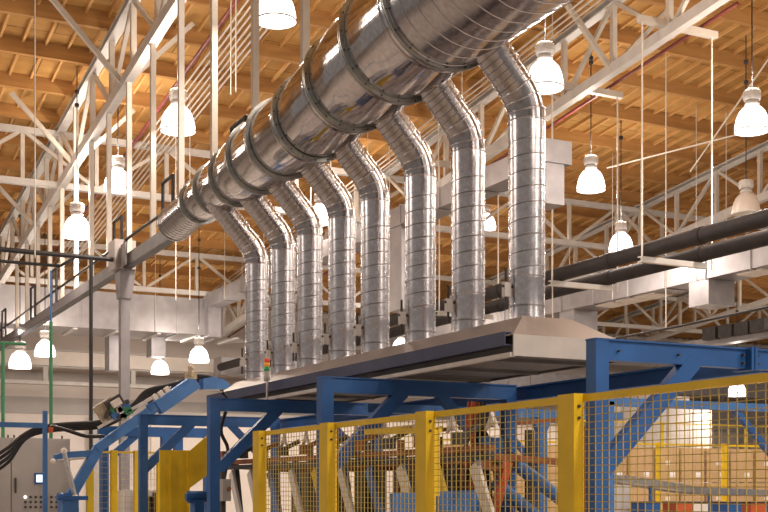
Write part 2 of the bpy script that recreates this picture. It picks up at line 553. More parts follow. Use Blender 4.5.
# ------------------------------------------------------------------ extraction hood
hx0, hx1, hy0, hy1 = 5.13, 6.22, 7.91, 15.3
zb, zt = EYE + 1.035, EYE + 1.20
hood = thing('extraction_hood', 'long grey sheet metal extraction hood under the branch ducts on blue frames', 'hood', (hx0, hy0, zb))
rx0, rx1, ry0, ry1, zr = 5.42, 5.90, 8.20, 15.05, ZB + .005
m = MB().hexa([(hx0, hy0, zt), (hx1, hy0, zt), (hx1, hy1, zt), (hx0, hy1, zt), (rx0, ry0, zr), (rx1, ry0, zr), (rx1, ry1, zr), (rx0, ry1, zr)])
part('sloped_roof', m, M['hood'], hood)
part('end_fascia', MB().box((hx0, hy0 - .012, zb), (hx1, hy0, zt + .005)), M['hoodedge'], hood)
part('end_fascia', MB().box((hx0, hy1, zb), (hx1, hy1 + .012, zt)), M['hoodedge'], hood)
part('side_channel', MB().channel((hx0 - .03, hy0 + .02, zb + .135), (hx0 - .03, hy1, zb + .135), .07, .11, .012, -1), M['navy'], hood, 'dark blue channel along the side')
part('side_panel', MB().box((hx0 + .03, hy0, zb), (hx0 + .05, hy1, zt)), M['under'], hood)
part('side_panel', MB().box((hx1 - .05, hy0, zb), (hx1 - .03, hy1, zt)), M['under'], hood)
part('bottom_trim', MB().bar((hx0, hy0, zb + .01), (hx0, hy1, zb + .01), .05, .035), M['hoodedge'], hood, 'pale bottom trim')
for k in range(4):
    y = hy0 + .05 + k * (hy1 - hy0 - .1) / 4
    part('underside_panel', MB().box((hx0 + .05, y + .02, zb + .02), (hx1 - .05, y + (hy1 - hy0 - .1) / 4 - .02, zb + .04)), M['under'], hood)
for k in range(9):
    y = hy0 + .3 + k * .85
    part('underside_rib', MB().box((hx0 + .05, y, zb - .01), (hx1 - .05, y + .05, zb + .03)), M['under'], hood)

# ------------------------------------------------------------------ blue support frames
def blue_frame(x, y, x1, label, s=.12, leg=.66, H=1.0, far_leg=True):
    t = thing('support_frame', label, 'frame', (x, y, 0), 'blue frames carrying the hood')
    z = EYE + H
    m = MB().box((x, y - s / 2, 0), (x + s, y + s / 2, z))
    part('column', m, M['blue'], t)
    part('base_plate', MB().box((x - .06, y - s / 2 - .06, 0), (x + s + .06, y + s / 2 + .06, .02)), M['blue'], t)
    part('top_beam', MB().bar((x + s, y, z - .067), (x1, y, z - .067), s * .75, .134).box((x - .004, y - s / 2 - .004, z), (x1, y + s / 2 + .004, z + .012)), M['blue'], t)
    part('brace', MB().bar((x + s * .6, y, z - .10 - leg), (x + s + leg - .02, y, z - .10), s * .8, .12, (0, 0, 1)), M['blue'], t)
    if far_leg:
        part('column', MB().box((x1 - s, y - s / 2, 0), (x1, y + s / 2, z - .134)), M['blue'], t)
        part('brace', MB().bar((x1 - s * .6, y, z - .10 - leg), (x1 - s - leg + .02, y, z - .10), s * .6, .10), M['blue'], t)
    return t
fa = blue_frame(4.912, 6.6, 9.4, 'blue steel frame nearest the camera, right of the hood end, with bolted beam splice', .11, .80)
z = EYE + 1.0
sp = MB().box((6.27, 6.50, z - .15), (6.295, 6.70, z + .02)).box((6.305, 6.50, z - .15), (6.33, 6.70, z + .02))
so = part('splice_plate', sp, M['blue'], fa)
for xx, zz, rr in ((6.37, z - .04, .010), (6.23, z - .04, .010), (6.37, z - .10, .010), (6.23, z - .10, .010), (5.106, z - .07, .008), (5.63, z - .07, .008)):
    part('bolt', MB().tube((xx, 6.53, zz), (xx, 6.555, zz), rr, 8), M['dark'], so)
blue_frame(4.385, 10.0, 6.5, 'blue steel frame crossing under the middle of the hood', .12, .76)
blue_frame(4.31, 12.95, 6.5, 'blue steel frame under the hood carrying the signal light', .12, .74)
blue_frame(4.42, 16.3, 6.5, 'smaller looking blue steel frame beyond the far end of the hood', .11)
single('side_girder', MB().ibeam((6.60, 6.68, EYE + .93), (6.60, 16.5, EYE + .93), .12, .14, .014), M['blue'],
       'dark blue girder running away under the far side of the hood', 'girder')
# rear blue rack on the far side
rk = thing('blue_rack', 'blue rack with diagonal braces behind the boxes fence at right', 'rack', (7, 13, 0))
z1 = PY(690, 405, 13).z
part('top_beam', MB().bar((9.9, 13, z1), (14, 13, z1), .12, .11), M['bluelight'], rk)
for xx in (9.9, 13.6):
    part('column', MB().box((xx, 12.94, 0), (xx + .12, 13.06, z1)), M['bluelight'], rk)
part('brace', MB().bar(PY(734, 409, 13), PY(790, 478, 13), .08, .08), M['blue'], rk)
# inner column with haunches
ic = thing('inner_post', 'blue post with flared head standing behind the wire fence, middle right', 'post', (PY(541, 500, 11.0).x, 11.0, 0))
px_ = PY(541, 500, 11.0).x
zt_ = PY(541, 412, 11.0).z
part('column', MB().box((px_ - .05, 10.95, 0), (px_ + .05, 11.05, zt_)), M['bluelight'], ic)
part('head', MB().prism([(px_ - .05, zt_ - .22), (px_ + .05, zt_ - .22), (px_ + .13, zt_ - .08), (px_ - .13, zt_ - .08)], 'y', 10.96, 11.04), M['bluelight'], ic)
part('cross_beam', MB().bar((5.35, 11.0, zt_ - .02), (8.6, 11.0, zt_ - .02), .09, .09), M['bluelight'], ic)
part('brace', MB().bar(PY(503, 427, 11.0), PY(534, 464, 11.0), .05, .06), M['blue'], ic)

# signal tower
sx, sy = PY(267, 400, 12.93).x, 12.93
sz = EYE + 1.012
sg = thing('signal_light', 'stack light with red, amber and green lenses on thin white pole', 'signal light', (sx, sy, sz))
part('pole', MB().tube((sx, sy, sz), (sx, sy, sz + .24), .012, 10), M['cream'], sg)
part('base', MB().lathe((sx, sy, sz), [(.001, .22), (.036, .22), (.04, .24), (.04, .33), (.001, .33)], 20), M['hoodedge'], sg)
part('green_lens', MB().lathe((sx, sy, sz), [(.001, .33), (.034, .33), (.034, .38), (.001, .38)], 20), M['lens_green'], sg)
part('amber_lens', MB().lathe((sx, sy, sz), [(.001, .38), (.034, .38), (.034, .43), (.001, .43)], 20), M['lens_amber'], sg)
part('red_lens', MB().lathe((sx, sy, sz), [(.001, .43), (.034, .43), (.034, .475), (.001, .48)], 20), M['lens_red'], sg)

# ------------------------------------------------------------------ near yellow fence
XF = 3.05
ZF = EYE + .402
XP = XF + .042
posts = [2.97, 4.245, 5.56, 6.83, 8.03]
fe = thing('safety_fence', 'bright yellow wire mesh safety fence in front of the machine', 'fence', (XF, posts[0], 0))
for y in posts:
    p = part('fence_post', MB().box((XF - .025, y - .06, 0), (XF + .025, y + .06, ZF)), M['yellow'], fe)
    part('foot_plate', MB().box((XF - .07, y - .09, 0), (XF + .07, y + .09, .012)), M['yellow'], p)
    for dz in (.055, .105):
        part('bolt', MB().tube((XF, y - .068, ZF - dz), (XF, y - .058, ZF - dz), .007, 8), M['dark'], p)
for i in range(len(posts) - 1):
    y0, y1 = posts[i] - .02, posts[i + 1] + .02 - .002
    fr = MB()
    fr.box((XP - .016, y0, ZF - .032), (XP + .016, y1, ZF - .002)).box((XP - .016, y0, .12), (XP + .016, y1, .15))
    fr.box((XP - .016, y0, .15), (XP + .016, y0 + .02, ZF - .032)).box((XP - .016, y1 - .02, .15), (XP + .016, y1, ZF - .032))
    fp = part('panel_frame', fr, M['yellow'], fe)
    w = MB()
    n = round((y1 - y0) / .047); st = (y1 - y0) / n
    for k in range(1, n):
        w.bar((XP, y0 + k * st, .15), (XP, y0 + k * st, ZF - .03), .0034, .0034)
    zz = ZF - .03 - .031
    while zz > .16:
        w.bar((XP - .003, y0, zz), (XP - .003, y1, zz), .0034, .0034)
        zz -= .031
    part('wire_mesh', w, M['wire'], fp)

def mesh_fence(p0, p1, H, npan, label, pitch=(.10, .10), wr=.006, z0=.1, ps=.07, group=None):
    p0, p1 = Vector(p0), Vector(p1)
    t = thing('safety_fence', label, 'fence', p0, group)
    d = (p1 - p0) / npan
    for k in range(npan + 1):
        c = p0 + d * k
        part('fence_post', MB().box((c.x - ps / 2, c.y - ps / 2, 0), (c.x + ps / 2, c.y + ps / 2, H)), M['yellow'], t)
    for k in range(npan):
        a, b = p0 + d * k, p0 + d * (k + 1); L = (b - a).length; dn = (b - a).normalized()
        fo = part('top_rail', MB().bar(a + Vector((0, 0, H - .03)), b + Vector((0, 0, H - .03)), .03, .03), M['yellow'], t)
        part('bottom_rail', MB().bar(a + Vector((0, 0, z0)), b + Vector((0, 0, z0)), .03, .03), M['yellow'], t)
        w = MB(); n = int(L / pitch[0])
        for j in range(1, n):
            c = a + dn * (L * j / n)
            w.bar(c + Vector((0, 0, z0)), c + Vector((0, 0, H - .03)), wr, wr)
        zz = z0 + pitch[1]
        while zz < H - .05:
            w.bar(a + Vector((0, 0, zz)), b + Vector((0, 0, zz)), wr, wr); zz += pitch[1]
        part('wire_mesh', w, M['wire'], fo)
    return t
# fence on the far side of the machine, in front of the cartons
q0, q1 = PY(560, 440, 15.0), PY(800, 440, 15.0)
mesh_fence((q0.x - 2.2, 15, 0), (q0.x - 2.2 + 6 * 1.37, 15, 0), PY(690, 443, 15.0).z, 6, 'yellow wire fence behind the machine, in front of the stacked cartons', (.14, .14), .006)
q0, q1 = PY(600, 422, 27.0), PY(800, 422, 27.0)
mesh_fence((q0.x - 1, 27, 0), (q1.x + 1, 27, 0), PY(690, 423, 27.0).z, 3, 'distant yellow fence beyond the stacked cartons', (.3, .3), .008)
a_, b_ = PY(90, 450, 18.4), PY(160, 450, 18.4)
mesh_fence((a_.x, 18.4, 0), (b_.x, 18.4, 0), a_.z, 3, 'yellow wire fence at left between the control cabinet and blue frames', (.09, .09), .005, ps=.10)
g = thing('guard_panel', 'solid yellow sheet guard with slanted upper panel left of the blue frames', 'guard', (PY(160, 512, 15.6).x, 15.6, 0))
a_, b_ = PY(160, 450, 15.6), PY(189, 450, 15.6)
part('upright_sheet', MB().box((a_.x, 15.6, 0), (b_.x, 15.64, a_.z)), M['yellow'], g)
part('edge_fold', MB().box((a_.x + .12, 15.57, 0), (a_.x + .15, 15.6, a_.z)).box((b_.x - .03, 15.56, 0), (b_.x, 15.6, a_.z)), M['yellow'], g)
pl = [PY(u, v, 15.6) for u, v in ((189, 452), (212, 432), (212, 472), (189, 489))]
part('slanted_sheet', MB().prism([(p.x, p.z) for p in pl], 'y', 15.61, 15.65), M['yellow'], g)

# ------------------------------------------------------------------ grey monorail beam, its column, hangers
XB = 5.77
def bz(H=4.25): return EYE + H
gb = thing('conveyor_beam', 'long grey channel beam running from left edge up behind the trunk duct', 'beam', (XB, 20, bz()))
part('channel', MB().channel((XB, 9.5, bz(4.22)), (XB, 44, bz(4.22)), .13, .24, .02, -1), M['greysteel'], gb)
part('bottom_flange', MB().box((XB - .09, 9.5, bz(4.085)), (XB + .06, 44, bz(4.105))), M['dark'], gb)
single('conduit_pipe', MB().tube((XB - .05, 10, bz(4.62)), (XB - .05, 44, bz(4.62)), .028, 10), M['black'],
       'thin black pipe running just above the long grey beam', 'pipe')
us = [362, 305, 255, 214, 181, 153, 129, 109, 91.5, 76, 62, 50, 38, 27, 17]
for i, u in enumerate(us):
    y = PX(u, 0, XB).y
    if i < 1: continue
    ab = zc(10.0, y) - .1
    single('hanger_pole', MB().box((XB - .045, y - .045, bz(4.33)), (XB + .045, y + .045, ab)), M['white'],
           'cream square pole hanging from truss to grey beam, %s from the camera' % ORD[i - 1], 'hanger pole', 'hanger poles above the grey beam')
# inverted U hoops over the beam
hoops = [(239, 1.0), (168, 1.0), (118, 1), (54, 1), (33, 1), (4, 1)]
names_h = ['above the trunk duct', 'left of the trunk duct end', 'over the grey column head', 'left of the grey column, nearer one', 'second left of the grey column', 'at the left picture edge']
for (u, _), nm in zip(hoops, names_h):
    y = PX(u, 0, XB - .1).y
    pts = [(XB - .10, y - .28, bz(4.30)), (XB - .10, y - .28, bz(5.08)), (XB - .10, y + .30, bz(5.08)), (XB - .10, y + .30, bz(4.30))]
    m = MB()
    for a, b in zip(pts, pts[1:]): m.tube(a, b, .03, 8)
    for p in pts[1:3]: m.sphere(p, .03, 8)
    single('pipe_hoop', m, M['black'], 'black inverted U bracket on the grey beam, ' + nm, 'bracket', 'hoops along the grey beam')
yc = PX(125, 0, XB).y
cl = thing('support_column', 'grey steel column with bulky head carrying the long grey beam', 'column', (XB, yc, 0))
part('shaft', MB().box((XB - .10, yc - .09, 0), (XB + .07, yc + .09, bz(3.78))), M['column'], cl)
part('knee', MB().hexa([(XB - .13, yc - .12, bz(3.55)), (XB + .10, yc - .12, bz(3.55)), (XB + .10, yc + .12, bz(3.55)), (XB - .13, yc + .12, bz(3.55)),
                        (XB - .15, yc - .2, bz(4.08)), (XB + .15, yc - .2, bz(4.08)), (XB + .15, yc + .2, bz(4.08)), (XB - .15, yc + .2, bz(4.08))]), M['column'], cl)
part('head_box', MB().box((XB - .26, yc - .26, bz(4.08)), (XB + .14, yc + .22, bz(4.62))), M['hood'], cl)
part('side_plate', MB().box((XB - .16, yc - .62, bz(4.1)), (XB - .13, yc - .3, bz(4.5))), M['greysteel'], cl)
# black cross pipes to the column
m = MB().tube((0, yc - .1, PY(60, 255, yc).z), (XB - .25, yc - .1, PY(60, 256, yc).z), .045, 10)
single('air_pipe', m, M['black'], 'black pipe running from left edge to the grey column head', 'pipe')
pa = PY(60, 266, yc - .5)
m = MB().loft([(0, yc - .5, pa.z), (pa.x, yc - .5, pa.z), (pa.x, yc - 1.6, pa.z - .05)], .03, 8)
single('air_pipe', m, M['black'], 'shorter thin black pipe bent just below the pipe to the column', 'pipe')
pt, pb = PY(91, 258, yc - .1), PY(91, 440, yc - .1)
single('drop_pipe', MB().tube((pt.x, pt.y, 0), pt, .035, 10), M['black'], 'straight black vertical pipe dropping left of the grey column', 'pipe')

# ------------------------------------------------------------------ rectangular ductwork
def rect_duct(name, label, a, b, w, h, mat, seams=1.2, axis='y', group='rectangular air ducts'):
    a, b = Vector(a), Vector(b)
    t = thing(name, label, 'duct', a, group)
    L = (b - a).length; d = (b - a) / L; n = max(1, round(L / seams))
    for k in range(n):
        p, q = a + d * (L * k / n + .02), a + d * (L * (k + 1) / n - .02)
        part('duct_section', MB().bar(p, q, w, h), mat, t)
        part('joint_flange', MB().bar(p - d * .04, p, w + .05, h + .05), M['galv'], t)
    part('joint_flange', MB().bar(b - d * .02, b + d * .02, w + .05, h + .05), M['galv'], t)
    sd = d.cross(Vector((0, 0, 1))).normalized()
    k = 1
    while k * 3.3 < L:
        for s_ in (-1, 1):
            c = a + d * (k * 3.3) + sd * s_ * (w / 2 + .03)
            part('hanger_rod', MB().tube(c - Vector((0, 0, h / 2)), (c.x, c.y, zc(AR, c.y)), .010, 6), M['cable'], t)
        k += 1
    return t
X1 = 12.0
zt1, zb1 = EYE + .511 * X1, EYE + .477 * X1
yA = PX(546, 0, X1).y
d1 = rect_duct('air_duct', 'square galvanised air duct running behind the row of branch ducts', (X1 + .25, yA + .5, (zt1 + zb1) / 2), (X1 + .25, 36.4, (zt1 + zb1) / 2), .5, zt1 - zb1, M['galv'], 1.7)
qa = PY(572, 165, yA)
qb = PY(565, 205, yA)
part('end_box', MB().box((X1 - .03, yA, qa.z), (qa.x, yA + .5, zt1 + .02)), M['galv'], d1)
part('end_drop', MB().box((X1 + .02, yA + .02, qb.z), (qb.x, yA + .5, qa.z)), M['galv'], d1)
for u in (204, 393):
    c = PX(u, 0, X1).y
    h_ = 1.83 if u == 393 else .95
    part('drop_box', MB().box((X1 + .04, c - .33, zb1 - h_), (X1 + .46, c + .33, zb1)), M['galv'], d1)
zt1, zb1 = EYE + .50 * X1, EYE + .405 * X1
d2 = rect_duct('air_duct', 'broad galvanised air duct crossing the hall at left', (0.5, 37.5, (zt1 + zb1) / 2), (X1 + .62, 37.5, (zt1 + zb1) / 2), 2.0, zt1 - zb1, M['galv'], 1.45)
for u0, u1, v1 in ((107, 117, 371), (149, 163, 357), (2, 12, 345)):
    a_, b_ = PY(u0, v1, 38.0), PY(u1, v1, 38.0)
    part('drop_box', MB().box((a_.x, 37.7, a_.z), (b_.x, 38.3, zb1)), M['galv'], d2)
for k in range(8):
    xx = 4.0 + k * 1.3
    part('bottom_slat', MB().box((xx, 36.6, zb1 - .05), (xx + .12, 38.4, zb1 - .005)), M['hoodedge'], d2)
X2 = 20.0
zt2, zb2 = EYE + .2766 * X2, EYE + .2530 * X2
d3 = rect_duct('air_duct', 'long galvanised air duct behind the black pipes at right', (X2 + .45, PX(800, 0, X2).y, (zt2 + zb2) / 2), (X2 + .45, 40.3, (zt2 + zb2) / 2), .9, zt2 - zb2, M['galv'], 1.5)
for u in (698, 566, 452):
    c = PX(u, 0, X2).y
    part('drop_box', MB().box((X2 + .02, c - .35, zb2 - .62), (X2 + .85, c + .35, zb2)), M['galv'], d3)
m = MB()
for u in (744, 620, 600, 640):
    c = PX(u, 0, X2).y
    part('diffuser', MB().box((X2 + .15, c - .4, zb2 - .05), (X2 + .75, c + .4, zb2 - .002)), M['cream'], d3)
d4 = rect_duct('air_duct', 'low distant galvanised duct near the back wall at right', (14, 41, EYE + 4.35), (48, 41, EYE + 4.35), .8, .60, M['galv'], 2.4)
# far rail with dark heater units
fr_ = thing('far_rail', 'pale rail with a line of dark box units at far right', 'rail', PY(770, 330, 30))
a_, b_ = PX(560, 352, 24.5), PX(800, 318, 24.5)
zz = PX(768, 332, 24.5).z
part('rail', MB().box((24.5, 20, zz - .12), (24.9, 40, zz + .1)), M['galv'], fr_)
for u in (712, 728, 744, 760):
    p = PX(u, 0, 24.5)
    part('box_unit', MB().box((24.3, p.y - .35, zz + .02), (24.9, p.y + .2, zz + .38)), M['dark'], fr_)
m = MB().loft([PD(601, 341, 20) , PD(680, 326, 18), PD(800, 300, 16)], .02, 8)
single('power_cable', m, M['black'], 'thin black cable rising to the right above the nearest blue frame', 'cable')

# ------------------------------------------------------------------ black pipes on trapeze hangers
HP = .3066 * 13.9
for x, lb in ((13.9, 'thick black pipe at right, front one of the pair on hangers'), (15.0, 'thick black pipe at right, rear one of the pair on hangers')):
    t = thing('process_pipe', lb, 'pipe', (x, 14, EYE + HP), 'pair of black pipes')
    part('pipe_run', MB().tube((x, 13, EYE + HP), (x, 40.4, EYE + HP), .14, 24), M['blackpipe'], t)
    for u in (700, 610, 500, 430):
        y = PX(u, 0, x).y
        part('pipe_coupling', MB().tube((x, y - .09, EYE + HP), (x, y + .09, EYE + HP), .152, 24), M['blackpipe'], t)
for u, lb in ((643, 'trapeze hanger with long rods holding black pipes, nearer one at right'), (553, 'trapeze hanger holding black pipes just right of nearest branch duct'),
              (440, 'trapeze hanger holding black pipes seen between the branch ducts')):
    y = PX(u, 0, 13.7).y
    t = thing('trapeze_hanger', lb, 'hanger', (13.7, y, EYE + HP), 'trapeze pipe hangers')
    zz = EYE + HP - .152
    zt3 = zc(10, y) + .14
    part('strut', MB().channel((13.62, y, zz - .05), (15.15, y, zz - .05), .10, .10, .015), M['whitecool'], t)
    part('top_bar', MB().bar((13.6, y, zt3), (15.4, y, zt3), .12, .12), M['white'], t)
    for xx in (13.68, 15.3):
        part('rod', MB().tube((xx, y, zz - .12), (xx, y, zt3), .016, 8), M['cable'], t)
# sprinkler and conduit runs under the deck
def run(x, a, r, mat, name, label, group=None, y0=16, y1=43):
    single(name, MB().tube((x, y0, zc(a, y0)), (x, y1, zc(a, y1)), r, 8), mat, label, 'pipe', group)
run(15.1, 10.28, .035, M['red'], 'sprinkler_pipe', 'dark red sprinkler pipe beside the middle long truss')
run(7.45, 11.15, .045, M['red'], 'sprinkler_pipe', 'dark red sprinkler pipe in the conduit bundle at upper left')
run(23.6, 10.4, .035, M['red'], 'sprinkler_pipe', 'dark red sprinkler pipe beside the far right truss')
for k, x in enumerate((7.6, 7.72, 7.84, 7.96, 8.08, 8.20, 8.32)):
    run(x, 11.1, .02, M['white'], 'conduit', 'thin pale conduit in upper left bundle, %s to the right of its red pipe' % ['next', 'second', 'third', 'fourth', 'fifth', 'sixth', 'seventh'][k], 'conduits in the roof bundle')
for k, x in enumerate((13.0, 13.15, 13.3)):
    run(x, 10.75, .018, M['white'], 'conduit', 'thin conduit left of the middle long truss, %s' % ['leftmost of three', 'middle of three', 'closest to it'][k], 'conduits by the middle truss')
# thin vertical rods
for (u, v0, v1, cy), lb in zip([(35, 0, 258, 21), (231, 0, 95, 21), (236, 0, 92, 21.6), (118.5 + 512 - 512 + 434, 0, 320, 24), (666, 60, 330, 26), (176, 150, 300, 27), (190, 190, 300, 27)],
     ['thin pale rod hanging down near left picture edge', 'thin rod dropping to trunk duct, left one of close pair', 'thin rod dropping to trunk duct, right one of close pair',
      'thin rod hanging just right of the nearest branch duct', 'thin rod hanging between the pipes and far right lamps', 'thin rod hanging left below the trunk duct end', 'thin rod hanging right below the trunk duct end']):
    p = PD(u, v1, cy)
    single('hanger_rod', MB().tube(p, (p.x, p.y, zc(AR, p.y) - .02), .012, 6), M['cable'], lb, 'rod', 'thin hanger rods')
single('guy_wire', MB().tube(PD(607, 168, 27), PD(790, 121, 24), .018, 6), M['cable'], 'pale wire slanting gently across below right lamp', 'wire')
single('guy_wire', MB().tube(PD(690, 172, 26), PD(790, 28, 24), .018, 6), M['cable'], 'pale wire slanting steeply up to right edge behind lamp', 'wire')

# ------------------------------------------------------------------ high bay lamps
def lamp_proto():
    t = thing('high_bay_lamp', 'high bay lamp with bell shaped glowing glass', 'lamp', (0, 0, 0), 'high bay lamps')
    part('glass_bell', MB().lathe((0, 0, 0), [(.300, 0), (.302, .02), (.295, .10), (.270, .22), (.225, .33), (.165, .40), (.10, .44), (.10, .45)], 32), M['lamp_glass'], t)
    part('rim', MB().lathe((0, 0, 0), [(.300, -.012), (.308, -.012), (.308, .012), (.300, .012), (.300, -.012)], 32), M['ballast'], t)
    part('lens', MB().lathe((0, 0, 0), [(.001, -.02), (.15, -.016), (.298, .004)], 32), M['lamp_glass'], t)
    part('socket', MB().lathe((0, 0, 0), [(.10, .44), (.13, .46), (.13, .49), (.09, .50), (.09, .54), (.001, .54)], 24), M['ballast'], t)
    h = MB()
    h.lathe((0, 0, 0), [(.001, .54), (.14, .54), (.15, .56), (.15, .70), (.13, .72), (.001, .74)], 24)
    for z in (.59, .63, .67): h.lathe((0, 0, 0), [(.15, z - .008), (.16, z), (.15, z + .008)], 24)
    part('ballast_housing', h, M['ballast'], t)
    part('hook', MB().tube((0, 0, .74), (0, 0, .84), .018, 8), M['dark'], t)
    return t
proto = lamp_proto()
first = [True]
def lamp(p, label, power=165, lit=True, inview=True):
    if first[0]:
        o = proto; first[0] = False
    else:
        o = copy_tree(proto)
    o.location = p
    o['label'] = label
    assert 4 <= len(label.split()) <= 16, label
    top = zc(AR, p.y) - .02
    part('cord', MB().tube((p.x, p.y, p.z + .83), (p.x, p.y, top), .012, 6).loft([(p.x, p.y, p.z + .83 + (top - p.z - .83) * .8), (p.x, p.y, p.z + .9 + (top - p.z - .83) * .8)], .05, 8), M['dark'], o)
    if lit:
        for pos, pw in ((-.06, power),):
            l = bpy.data.lights.new('lamp_light', 'AREA')
            l.shape = 'DISK'; l.size = .55; l.energy = pw; l.color = (1, .87, .76)
            lo = bpy.data.objects.new('lamp_light', l); COL.objects.link(lo)
            lo.location = p + Vector((0, 0, pos))
        l = bpy.data.lights.new('lamp_uplight', 'POINT')
        l.energy = power * .85; l.color = (1, .87, .74); l.shadow_soft_size = .12
        lo = bpy.data.objects.new('lamp_uplight', l); COL.objects.link(lo)
        lo.location = p + Vector((0, 0, .98))
    else:
        for ch in o.children:
            if ch.name.split('.')[0] in ('glass_bell', 'lens'):
                ch.data = ch.data.copy(); ch.data.materials[0] = M['lamp_off']
    return o
LAMPS = [
 (178, 131, 34, 'glowing high bay lamp behind a cream hanger pole at upper left'),
 (276, 21, 40, 'glowing high bay lamp at top edge above the trunk duct'),
 (118, 190, 27.5, 'glowing high bay lamp right of the left truss bottom end'),
 (77, 237, 28, 'glowing high bay lamp below the truss, left of grey column head'),
 (45, 356, 20.6, 'small glowing lamp low at left, under the grey beam, right of its neighbour'),
 (20, 368, 22, 'lowest glowing lamp at the left edge above the control cabinet'),
 (160, 374, 18, 'small glowing lamp low, just right of the grey column'),
 (199, 362, 20, 'small glowing lamp low, left of the farthest branch duct'),
 (320, 223, 24, 'glowing lamp showing between the third and fourth branch ducts from far'),
 (398, 166, 20, 'glowing lamp half hidden between bent branch ducts below the trunk'),
 (486, 229, 20, 'glowing lamp showing between the two nearest branch ducts'),
 (545, 88, 37, 'large glowing lamp right of the nearest branch duct elbow'),
 (591, 190, 28, 'glowing lamp at centre right above the long black pipes'),
 (621, 251, 24, 'glowing lamp just touching the front black pipe'),
 (752, 131, 34, 'large glowing lamp at the right picture edge'),
 (243, 257, 16, 'small glowing lamp left of the farthest branch duct elbow'),
 (737, 396, 18, 'small distant glowing lamp low at right behind the fence'),
 (401, 352, 18, 'small glowing lamp between the branch ducts just above the hood'),
]
for u, v, w, lb in LAMPS:
    lamp(PD(u, v, 714.0 / w), lb)
lamp(PD(746, 214, 714 / 28.0), 'dim unlit high bay lamp above black pipes at right', lit=False)
k = 0
for (x, y) in ((4, -1), (7, 1), (12, 2), (20, 6), (-5, 13), (11, 9), (19, 13), (4, -6), (14, -6), (-2, 20), (1, 28), (29, 20), (33, 30), (24, 35), (14, 30)):
    H = 6.2 - .05 * max(0, y - 18)
    p = Vector((x, y, EYE + H))
    cxx, cyy = CS * x - SN * y, SN * x + CS * y
    vis = cyy > 0 and -20 < 384 + F * cxx / cyy < 788 and HOR - F * H / cyy > -60
    if vis: continue
    lamp(p, 'high bay lamp outside the picture, about %d metres along and %d across' % (y, x), 260)

# ------------------------------------------------------------------ left foreground: cabinet, posts, boom
yk = 20.0
c0, c1 = PY(-30, 437, yk), PY(70, 437, yk)
zc0 = c0.z
cb = thing('control_cabinet', 'tall grey control cabinet with small screen and push buttons at left', 'cabinet', (c0.x, yk, 0))
part('body', MB().box((c0.x, yk, .1), (c1.x, yk + .6, zc0)), M['cabinet'], cb)
part('plinth', MB().box((c0.x + .02, yk + .02, 0), (c1.x - .02, yk + .58, .1)), M['dark'], cb)
xs = PY(11, 0, yk).x
for a, b in ((c0.x + .01, xs - .01), (xs + .01, c1.x - .01)):
    d = part('door', MB().box((a, yk - .025, .14), (b, yk, zc0 - .03)), M['cabinet'], cb)
    part('handle', MB().box((a + .04, yk - .05, 1.5), (a + .07, yk - .025, 1.75)), M['dark'], d)
p, q = PY(34, 473, yk), PY(44, 484, yk)
s = part('screen_bezel', MB().box((p.x, yk - .04, q.z), (q.x, yk - .025, p.z)), M['blue'], cb, 'small blue framed screen')
part('screen', MB().box((p.x + .03, yk - .045, q.z + .03), (q.x - .03, yk - .04, p.z - .03)), M['screen'], s)
cols = ['pilot', 'dark', 'dark', 'green', 'dark', 'dark', 'red', 'red']
for r in range(3):
    for c in range(7):
        pp = PY(25 + c * 5.2, 497 + r * 5, yk)
        key = 'pilot' if (r == 0 and c == 0) else ('red' if (c, r) in ((6, 0), (3, 2)) else ('green' if (c, r) == (4, 1) else 'dark'))
        part('push_button', MB().tube((pp.x, yk - .045, pp.z), (pp.x, yk - .02, pp.z), .022, 10), M[key], cb)
for u in (8, 14, 20, 62):
    pp = PY(u, 437, yk + .3)
    part('lifting_eye', MB().tube((pp.x, yk + .3, zc0), (pp.x, yk + .3, zc0 + .06), .015, 8), M['dark'], cb)

yb = 17.0
p = PY(45, 411, yb)
bp_ = thing('blue_gantry', 'slim blue post and crossbar standing before the control cabinet', 'gantry', (p.x, yb, 0))
part('post', MB().box((p.x - .03, yb - .03, 0), (p.x + .03, yb + .03, p.z)), M['bluelight'], bp_)
zz = PY(20, 425, yb).z
part('crossbar', MB().box((p.x - 1.4, yb - .03, zz - .035), (p.x - .03, yb + .03, zz + .035)), M['bluelight'], bp_)
part('post', MB().box((p.x - 1.4, yb - .03, 0), (p.x - 1.34, yb + .03, zz)), M['bluelight'], bp_)
part('coupling', MB().box((p.x + .04, yb - .06, zz - .1), (p.x + .1, yb + .02, zz - .02)), M['orange'], bp_, 'red coupling on the post')
for u, v0, lb in ((3, 343, 'green vertical pole with short crossbar at left picture edge'), (51, 322, 'green vertical pole standing behind the control cabinet')):
    p = PY(u, v0, 23.5)
    t = thing('green_pole', lb, 'pole', (p.x, 23.5, 0), 'green poles')
    part('pole', MB().tube((p.x, 23.5, 0), (p.x, 23.5, p.z), .034, 12), M['green'], t)
    if u < 10:
        q = PY(26, 343, 23.5)
        part('crossbar', MB().tube((p.x - .6, 23.5, p.z), (q.x, 23.5, p.z), .03, 10), M['green'], t)
    else:
        part('thin_rod', MB().tube((p.x, 23.5, p.z), (p.x, 23.5, p.z + 1.0), .02, 8), M['bluelight'], t)

